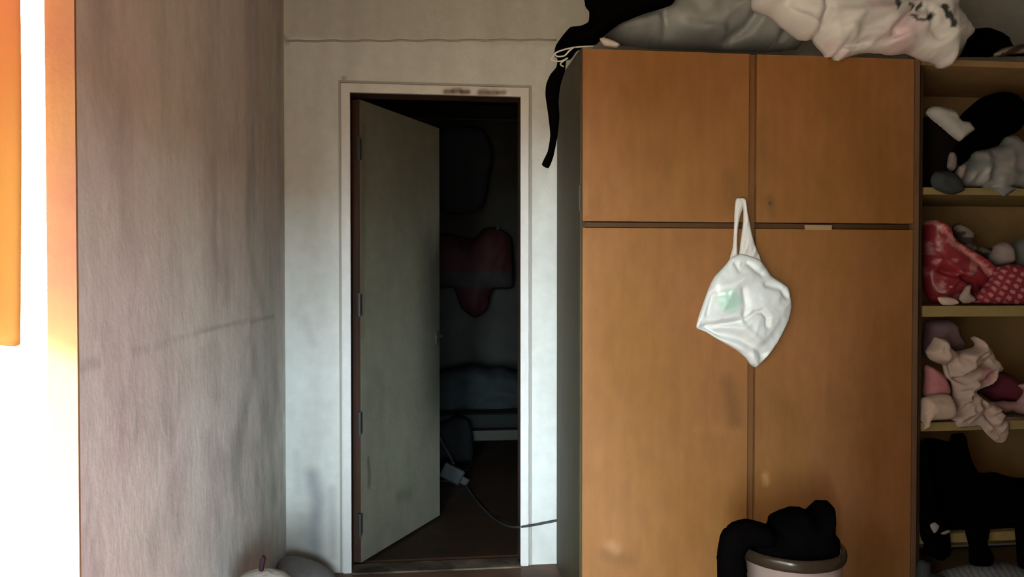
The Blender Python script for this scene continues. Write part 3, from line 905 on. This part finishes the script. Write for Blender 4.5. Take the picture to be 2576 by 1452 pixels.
item('grey_cloth', [(2398, 568), (2412, 562), (2430, 572), (2445, 585), (2444, 610), (2470, 622), (2500, 626), (2498, 660), (2470, 656), (2430, 632), (2398, 606), (2402, 588)], 3.14, 0.04, CLOTHC,
     'dull grey and white cloth tucked behind the red satin', 'cloth', shelf=1, fold=.015, freq=16, seed=6.3, colf=lambda x, y: (.42, .38, .36) if noise.noise(Vector((x * .04, y * .06, 1))) > .1 else (.11, .095, .09))
item('white_scrap', [(2358, 748), (2380, 746), (2405, 752), (2412, 764), (2390, 769), (2368, 766)], 2.885, 0.012, CLOTHC,
     'white scrap at the shelf edge under the red satin', 'cloth', shelf=1, fold=.004, seed=6.6, colf=flat((.68, .62, .54)), step=.005)
item('white_scrap', [(2412, 752), (2420, 735), (2430, 720), (2442, 716), (2440, 738), (2452, 748), (2450, 760), (2425, 764)], 2.88, 0.014, CLOTHC,
     'crinkled white scrap between the satin and the checked cloth', 'cloth', shelf=1, fold=.005, seed=6.8, colf=flat((.42, .37, .36)), step=.005)
# shelf 3
item('lilac_cloth', [(2325, 900), (2322, 860), (2330, 815), (2350, 803), (2385, 804), (2404, 818), (2408, 840), (2420, 858), (2416, 880), (2390, 890), (2350, 895)], 3.08, 0.05, CLOTHC,
     'dusky lilac cloth at the back left of the third shelf', 'cloth', shelf=2, fold=.02, freq=12, seed=7.1, colf=flat((.27, .19, .22)))
def cream(x, y):
    if math.hypot((x - 2478) / 26, (y - 945) / 22) < 1 and x > 2470: return (.50, .30, .32)
    return (.55, .49, .44)
item('cream_cloth', [(2330, 885), (2345, 862), (2352, 848), (2372, 850), (2385, 872), (2400, 884), (2440, 876), (2455, 868), (2444, 850), (2452, 846), (2470, 858), (2495, 885), (2505, 910), (2518, 935),
                     (2500, 935), (2494, 950), (2478, 970), (2452, 985), (2470, 1002), (2500, 1015), (2520, 1050), (2522, 1080), (2516, 1103), (2505, 1111), (2488, 1108), (2465, 1088), (2448, 1068),
                     (2420, 1070), (2395, 1072), (2388, 1060), (2396, 1030), (2398, 980), (2392, 960), (2380, 950), (2372, 920), (2360, 915), (2340, 905)], 2.905, 0.045, CLOTHC,
     'cream twisted garment trailing over the third shelf edge', 'clothes', shelf=2, fold=.035, freq=15, ang=.5, aniso=2.5, seed=7.4, colf=cream,
     ymax=lambda x, z: SY - .003 if z < SHZ[2] + .002 else BY - .045, step=.006,
     ridges=[([(2380, 905), (2385, 950), (2405, 955)], .012, .05), ([(2410, 945), (2440, 925), (2465, 912)], .010, .05), ([(2400, 1040), (2430, 1000), (2450, 960)], .010, .03),
             ([(2450, 1010), (2475, 1060), (2500, 1095)], .010, .03), ([(2420, 890), (2460, 880)], .010, -.02), ([(2430, 960), (2420, 1030)], .009, -.02)])
item('pink_cloth', [(2325, 920), (2335, 918), (2355, 928), (2372, 945), (2382, 965), (2385, 985), (2372, 1000), (2330, 1002), (2322, 985), (2328, 950)], 2.93, 0.04, CLOTHC,
     'pink cloth squeezed against the wardrobe on the third shelf', 'cloth', shelf=2, fold=.012, freq=12, seed=7.7, colf=flat((.52, .23, .27)))
item('ivory_cloth', [(2318, 1010), (2328, 998), (2360, 990), (2385, 992), (2396, 1015), (2398, 1040), (2385, 1055), (2350, 1058), (2335, 1060), (2330, 1075), (2318, 1083), (2312, 1075), (2314, 1045)], 2.87, 0.04, CLOTHC,
     'ivory cloth crumpled at the left front of the third shelf', 'cloth', shelf=2, fold=.018, freq=15, seed=8.1, colf=flat((.60, .54, .45)), ymax=lambda x, z: SY - .003 if z < SHZ[2] + .002 else BY - .045, step=.007)
item('plum_cloth', [(2448, 988), (2462, 975), (2480, 965), (2496, 945), (2505, 930), (2530, 938), (2565, 960), (2610, 975), (2615, 1020), (2560, 1018), (2530, 1010), (2495, 1008), (2470, 992)], 3.04, 0.045, CLOTHC,
     'dark plum cloth on the right of the third shelf', 'cloth', shelf=2, fold=.012, freq=9, seed=8.4, colf=flat((.16, .035, .06)))
item('rose_cloth', [(2498, 1030), (2492, 1012), (2520, 1008), (2556, 1010), (2575, 985), (2560, 968), (2620, 965), (2620, 1050), (2570, 1044), (2545, 1036), (2530, 1040), (2510, 1040)], 2.97, 0.02, CLOTHC,
     'light rose cloth under the plum cloth', 'cloth', shelf=2, fold=.012, freq=12, seed=8.7, colf=flat((.50, .33, .35)))
item('grey_towel', [(2500, 1046), (2540, 1048), (2580, 1050), (2620, 1046), (2620, 1066), (2560, 1070), (2518, 1068)], 2.91, 0.02, CLOTHC,
     'folded light grey towel lying flat on the third shelf', 'towel', shelf=2, fold=.004, freq=12, seed=8.9, colf=flat((.36, .34, .34)), ymax=lambda x, z: BY - .045, step=.006)
# shelf 4 and the foot
item('black_heap', [(2318, 1112), (2395, 1112), (2400, 1092), (2424, 1090), (2422, 1110), (2432, 1150), (2450, 1182), (2470, 1190), (2500, 1188), (2540, 1200), (2620, 1215), (2620, 1342), (2318, 1342)], 3.0, 0.10, BLACK,
     'great heap of black clothes filling the fourth shelf', 'clothes', shelf=3, fold=.012, seed=9.1, step=.014)
item('black_sleeve', [(2314, 1120), (2335, 1116), (2345, 1200), (2370, 1290), (2388, 1335), (2392, 1390), (2370, 1412), (2340, 1400), (2316, 1396), (2324, 1368), (2314, 1340)], 2.845, 0.02, BLACK,
     'black garment hanging down over the left end of the fourth shelf', 'clothes', shelf=3, fold=.005, seed=9.3, ymax=lambda x, z: SY - .002)
item('black_sleeve', [(2430, 1300), (2470, 1290), (2490, 1330), (2484, 1366), (2500, 1400), (2490, 1425), (2440, 1420), (2436, 1370), (2428, 1340)], 2.845, 0.02, BLACK,
     'black sleeve hanging over the middle of the fourth shelf', 'clothes', shelf=3, fold=.005, seed=9.5, ymax=lambda x, z: SY - .002)
item('black_sleeve', [(2556, 1320), (2620, 1310), (2620, 1440), (2562, 1425), (2556, 1370)], 2.845, 0.02, BLACK,
     'black garment hanging at the right end of the fourth shelf', 'clothes', shelf=3, fold=.005, seed=9.6, ymax=lambda x, z: SY - .002)
item('white_tag', [(2340, 1320), (2352, 1314), (2363, 1324), (2358, 1336), (2350, 1342), (2342, 1330)], 2.818, 0.005, CLOTHC,
     'tiny round white tag on the black garment', 'tag', fold=.001, seed=9.7, colf=flat((.30, .29, .28)), step=.004, ymax=lambda x, z: 9)
item('white_tag', [(2366, 1342), (2380, 1335), (2391, 1333), (2390, 1340), (2374, 1346)], 2.818, 0.004, CLOTHC,
     'thin slanting white tag beside the round tag', 'tag', fold=.001, seed=9.8, colf=flat((.20, .19, .18)), step=.004, ymax=lambda x, z: 9)
def stripes(x, y):
    a = (x - 0.6 * y) / 16
    return (.20, .22, .23) if (a % 1) < .6 else (.10, .13, .14)
item('striped_bundle', [(2318, 1540), (2320, 1480), (2345, 1448), (2390, 1432), (2430, 1422), (2470, 1414), (2520, 1414), (2560, 1422), (2600, 1440), (2620, 1480), (2620, 1560), (2318, 1560)], 2.93, 0.05, STRIPE,
     'bluish striped bundle at the bottom of the shelf unit', 'cloth', shelf=4, fold=.012, freq=8, seed=9.9, colf=stripes)
item('dark_rag', [(2308, 1500), (2306, 1425), (2318, 1408), (2340, 1418), (2342, 1440), (2380, 1452), (2400, 1500)], 2.84, 0.02, DGREY,
     'dark grey rag at the foot of the shelf unit', 'cloth', fold=.006, seed=9.95, ymax=lambda x, z: SY - .002)

# ------------------------------------------------------------------ bin with black clothes
BYc = 2.30
r0, r1 = P(1862, 1392, Y=BYc), P(2114, 1392, Y=BYc)
bc_x, br, bz = (r0.x + r1.x) / 2, (r1.x - r0.x) / 2, r0.z + 0.022
bin_ = empty('laundry_bin', (bc_x, BYc, 0), 'round pinkish bin with a glossy dark rim in front of the wardrobe', 'bin')
MB().lathe([(br * .72, 0.0), (br * .74, 0.004), (br * .93, bz - 0.03), (br * .93, bz - .006), (br * .88, bz - .006), (br * .69, 0.012), (0.001, 0.012), (0.001, 0.0)], (bc_x, BYc, 0), 64).build('body', BINB, bin_, smooth=True, angle=35)
prof = []
for k in range(16):
    a = 2 * math.pi * k / 16
    prof.append((br * .945 + br * .055 * math.cos(a) * 1.0, bz - 0.016 + 0.019 * math.sin(a)))
MB().lathe(prof, (bc_x, BYc, 0), 72).build('rim', BINR, bin_, smooth=True)
item('black_clothes', [(1890, 1340), (1937, 1322), (1937, 1311), (1950, 1296), (1978, 1283), (2009, 1275), (2037, 1285), (2065, 1260), (2085, 1263), (2087, 1330), (2098, 1339), (2096, 1372), (2086, 1400),
                       (2060, 1424), (1990, 1432), (1910, 1424), (1880, 1385)], BYc, 0.105, BLACK, 'black clothes bunched up inside the round bin', 'clothes', fold=.01, seed=10.1, ymax=lambda x, z: 9)
item('black_garment', [(1806, 1500), (1804, 1452), (1804, 1389), (1813, 1346), (1839, 1315), (1874, 1305), (1904, 1311), (1935, 1322), (1950, 1345), (1945, 1375), (1920, 1380), (1887, 1376), (1872, 1396), (1878, 1422), (1872, 1500)],
     BYc - 0.07, 0.035, BLACK, 'black garment draped over the left side of the round bin', 'clothes', fold=.008, seed=10.4, ymax=lambda x, z: 9)

# ------------------------------------------------------------------ blankets on the floor by the corner
g1 = cloth('blanket', [(690, 1480), (694, 1430), (705, 1408), (730, 1402), (765, 1408), (800, 1420), (835, 1440), (855, 1482), (770, 1486)], 3.16, 0.10, GREYB, fold=.006, seed=11.1, freq=6,
           ymax=lambda x, z: BY - .01, rest=(0, 0))
tag(g1, 'rumpled grey blanket on the floor below the pale wall', 'blanket')
g2 = cloth('beige_sack', [(590, 1800), (578, 1600), (588, 1480), (606, 1448), (635, 1434), (670, 1430), (705, 1438), (735, 1454), (765, 1500), (785, 1600), (780, 1800), (680, 1812)], 2.25, 0.10, BEIGE,
           fold=.008, seed=11.5, freq=6, ymax=lambda x, z: BY - .01, rest=(0, 0), step=.014)
tag(g2, 'rounded beige sack standing on the floor by the stained left wall', 'sack')
g3 = cloth('dark_tab', [(651, 1436), (655, 1408), (663, 1396), (669, 1404), (665, 1424), (662, 1438)], 2.24, 0.008, mat('purple_black_cloth', (0.03, 0.012, 0.018), .9, .1), fold=.002, seed=11.8, step=.004)
g3['label'] = 'dark purple tab'
g3.parent = g2

# ------------------------------------------------------------------ cable, socket, far-room things
cp = [P(1440, 1306, Y=3.385), P(1397, 1311, Y=3.385), P(1350, 1320, Y=3.384), P(1318, 1325, Y=3.382), P(1290, 1326, Y=3.47), P(1265, 1318, Y=3.72)]
cp += [P(1240, 1302, Z=0.006), P(1212, 1275, Z=0.006), P(1190, 1248, Z=0.006), P(1172, 1222, Z=0.02)]
cb = MB().tube(cr(cp), 0.0052, 8)
tag(cb.build('power_cable', CABLE, smooth=True), 'thin grey power cable trailing through the doorway', 'cable')
so = P(1143, 1195, Y=4.75)
sk = empty('extension_socket', (so.x, so.y, so.z), 'pale extension socket lying in the dark room behind the door', 'socket')
s1 = MB().box((-0.085, -0.03, -0.045), (0.05, 0.03, 0.05), 0.012)
s1.xf(Matrix.Translation(so) @ Matrix.Rotation(math.radians(28), 4, 'Y'))
s1.build('socket_body', SOCK, sk)
s2 = MB().box((0.045, -0.018, -0.028), (0.095, 0.018, 0.018), 0.006)
s2.xf(Matrix.Translation(so) @ Matrix.Rotation(math.radians(28), 4, 'Y'))
s2.build('plug', SOCK, sk)
cb = MB().tube(cr([P(1142, 1168, Y=4.75), P(1125, 1135, Y=4.8), P(1108, 1105, Y=4.85), P(1085, 1060, Y=4.9)]), 0.005, 8)
cb.build('cord', CABLE, sk, smooth=True)
st1 = MB()
bx = P(1150, 1110, Y=4.85)
# dark crate carrying the socket
crate = MB().box((-0.25, 4.84, 0.0), (so.x + 0.10, 5.1, so.z - 0.075), 0.004)
tag(crate.build('crate', mat('dark_crate_wood', (0.02, 0.02, 0.02), .8, .2)), 'low dark crate under the socket behind the door', 'crate')
bed = empty('bed', (0.6, 5.6, 0), 'low bed in the dark room beyond the doorway', 'bed')
bz_ = P(1240, 1083, Y=5.25).z
MB().box((-0.1, 5.25, bz_ - 0.07), (1.7, 6.2, bz_), 0.006).build('bed_frame', mat('olive_bed_board', (0.018, 0.016, 0.010), .6, .3), bed)
for (x, y) in ((-0.07, 5.28), (1.64, 5.28), (-0.07, 6.14), (1.64, 6.14)):
    MB().box((x, y, 0), (x + 0.05, y + 0.05, bz_ - 0.0701)).build('leg', mat('bed_leg_wood', (0.03, 0.03, 0.03), .8, .2), bed)
MB().box((-0.08, 5.30, bz_ + .001), (1.68, 6.18, bz_ + 0.10), 0.03).build('mattress', mat('mattress_cloth', (0.012, 0.013, 0.012), .9, .1), bed)
item('bedding', [(1060, 1045), (1075, 960), (1110, 935), (1150, 925), (1200, 918), (1230, 925), (1260, 920), (1300, 935), (1350, 930), (1380, 1045)], 5.7, 0.20, mat('blue_grey_bedding', (0.018, 0.022, 0.023), .9, .1, bump=.2),
     'blue grey bedding heaped on the low bed in the dark room', 'bedding', fold=.05, freq=6, seed=12.1, ymax=lambda x, z: 6.2, step=.02, rest=(bz_ + .10, 0))
item('dark_bag', [(1110, 1165), (1085, 1120), (1092, 1075), (1120, 1062), (1150, 1046), (1180, 1058), (1190, 1100), (1188, 1160)], 5.15, 0.07, mat('charcoal_cloth', (0.008, 0.008, 0.009), .9, .1),
     'charcoal bag standing before the low bed', 'bag', fold=.01, seed=12.4, ymax=lambda x, z: 5.24, step=.015)
def redg(x, y):
    if 685 < y < 722: return (.022, .016, .017)
    return (.030, .005, .006)
item('red_garment', [(1085, 600), (1130, 588), (1190, 600), (1215, 575), (1250, 572), (1285, 600), (1290, 720), (1240, 730), (1225, 780), (1195, 800), (1160, 775), (1140, 725), (1085, 722)], 6.1, 0.06, CLOTHC,
     'dark red garment hanging on the far wall of the dark room', 'clothes', fold=.03, freq=5, ang=1.5, seed=12.7, colf=redg, ymax=lambda x, z: 6.29, step=.02)
item('navy_garment', [(1105, 330), (1160, 318), (1215, 325), (1240, 380), (1230, 450), (1215, 520), (1160, 540), (1105, 520)], 6.1, 0.05, mat('navy_cloth', (0.026, 0.029, 0.036), .9, .1),
     'dark navy garment hanging high on the far wall of the dark room', 'clothes', fold=.03, freq=5, ang=1.5, seed=12.9, ymax=lambda x, z: 6.29, step=.02)
hk = P(1250, 578, Y=6.1)
pg = MB().tube([(hk.x, 6.02, hk.z + .005), (hk.x, 6.3, hk.z)], 0.012, 8)
tag(pg.build('wall_peg', mat('peg_wood', (0.02, 0.015, 0.01), .6, .3)), 'wall peg that carries the dark red garment', 'peg')
# rail that carries the garments
rz = P(1200, 300, Y=6.1).z
rl = MB().tube([(-0.3, 6.1, rz), (1.4, 6.1, rz)], 0.012, 10)
for x in (-0.25, 1.35):
    rl.tube([(x, 6.1, rz), (x, 6.3, rz)], 0.01, 8)
tag(rl.build('hanging_rail', mat('rail_steel', (0.05, 0.05, 0.05), .4, .4, metal=.8)), 'thin clothes rail high on the far wall of the dark room', 'rail')

# ------------------------------------------------------------------ curtain gathered in the balcony opening, added shade canopy outside
cu = empty('curtain', (RL - 0.09, 1.1, 2.28), 'gathered orange curtain hanging in the bright balcony opening', 'curtain')
v, f, c = [], [], []
nu, nv = 260, 40
zb = P(30, 850, X=RL - 0.08).z
for j in range(nv + 1):
    for i in range(nu + 1):
        t = i / nu
        z = zb + 0.012 * math.sin(t * 31) + (OP_Z1 - 0.03 - zb) * j / nv
        y = 0.84 + (OP_Y1 - 0.052 - 0.84) * t + 0.006 * math.sin(z * 3 + t * 9)
        x = RL - 0.085 + 0.022 * math.sin(t * 2 * math.pi * 5.3 + 0.6 * math.sin(z * 2.2)) * (0.7 + 0.3 * math.sin(z * 1.3))
        v.append((x, y, z))
        k = 0.5 + 0.5 * noise.noise(Vector((y * 5, z * 1.2, 4)))
        up2 = max(0, min(1, (z - 1.4) / 0.4))
        c.append((0.46, 0.27 - 0.10 * up2 * k, 0.11 + 0.02 * up2))
for j in range(nv):
    for i in range(nu):
        a_ = j * (nu + 1) + i
        f.append((a_, a_ + 1, a_ + nu + 2, a_ + nu + 1))
cl = link_mesh('fabric', v, f, CURT, cu, smooth=True, cols=np.array(c))
md = cl.modifiers.new('thick', 'SOLIDIFY'); md.thickness = 0.0015
rd = MB().tube([(RL - 0.085, OP_Y0 + .008, OP_Z1 - 0.02), (RL - 0.085, OP_Y1 - .008, OP_Z1 - 0.02)], 0.008, 10)
rd.build('rod', METAL, cu, smooth=True)

aw = MB()
# added sloped canopy, unseen: its outer edge throws the shade that stops at about z = 1.1 in the opening
xe = -2.25
zs = P(190, 900, Y=OP_Y1).z
ze = zs + (abs(xe) - abs(RL)) * 0.66
aw.add([(RL - 0.09, -4.5, 2.62), (RL - 0.09, 2.35, 2.62), (xe, 2.35, ze), (xe, -4.5, ze),
        (RL - 0.09, -4.5, 2.61), (RL - 0.09, 2.35, 2.61), (xe, 2.35, ze - .01), (xe, -4.5, ze - .01)],
       [(0, 1, 2, 3), (7, 6, 5, 4), (0, 4, 5, 1), (1, 5, 6, 2), (2, 6, 7, 3), (3, 7, 4, 0)])
tag(aw.build('shade_canopy', SHADE_CANOPY), 'added unseen orange canopy that shades the balcony opening outside', 'shade_canopy')

# ------------------------------------------------------------------ repeats
GROUPS = {'white_scrap': 'pale scraps tucked among the clothes', 'white_tag': 'tiny white tags on the black garment',
          'black_sleeve': 'black garments hanging over the fourth shelf', 'dark_rag': 'dark grey rags at the shelf fronts'}
for o in list(bpy.data.objects):
    b = o.name.split('.')[0]
    if b in GROUPS and o.parent is None:
        o['group'] = GROUPS[b]
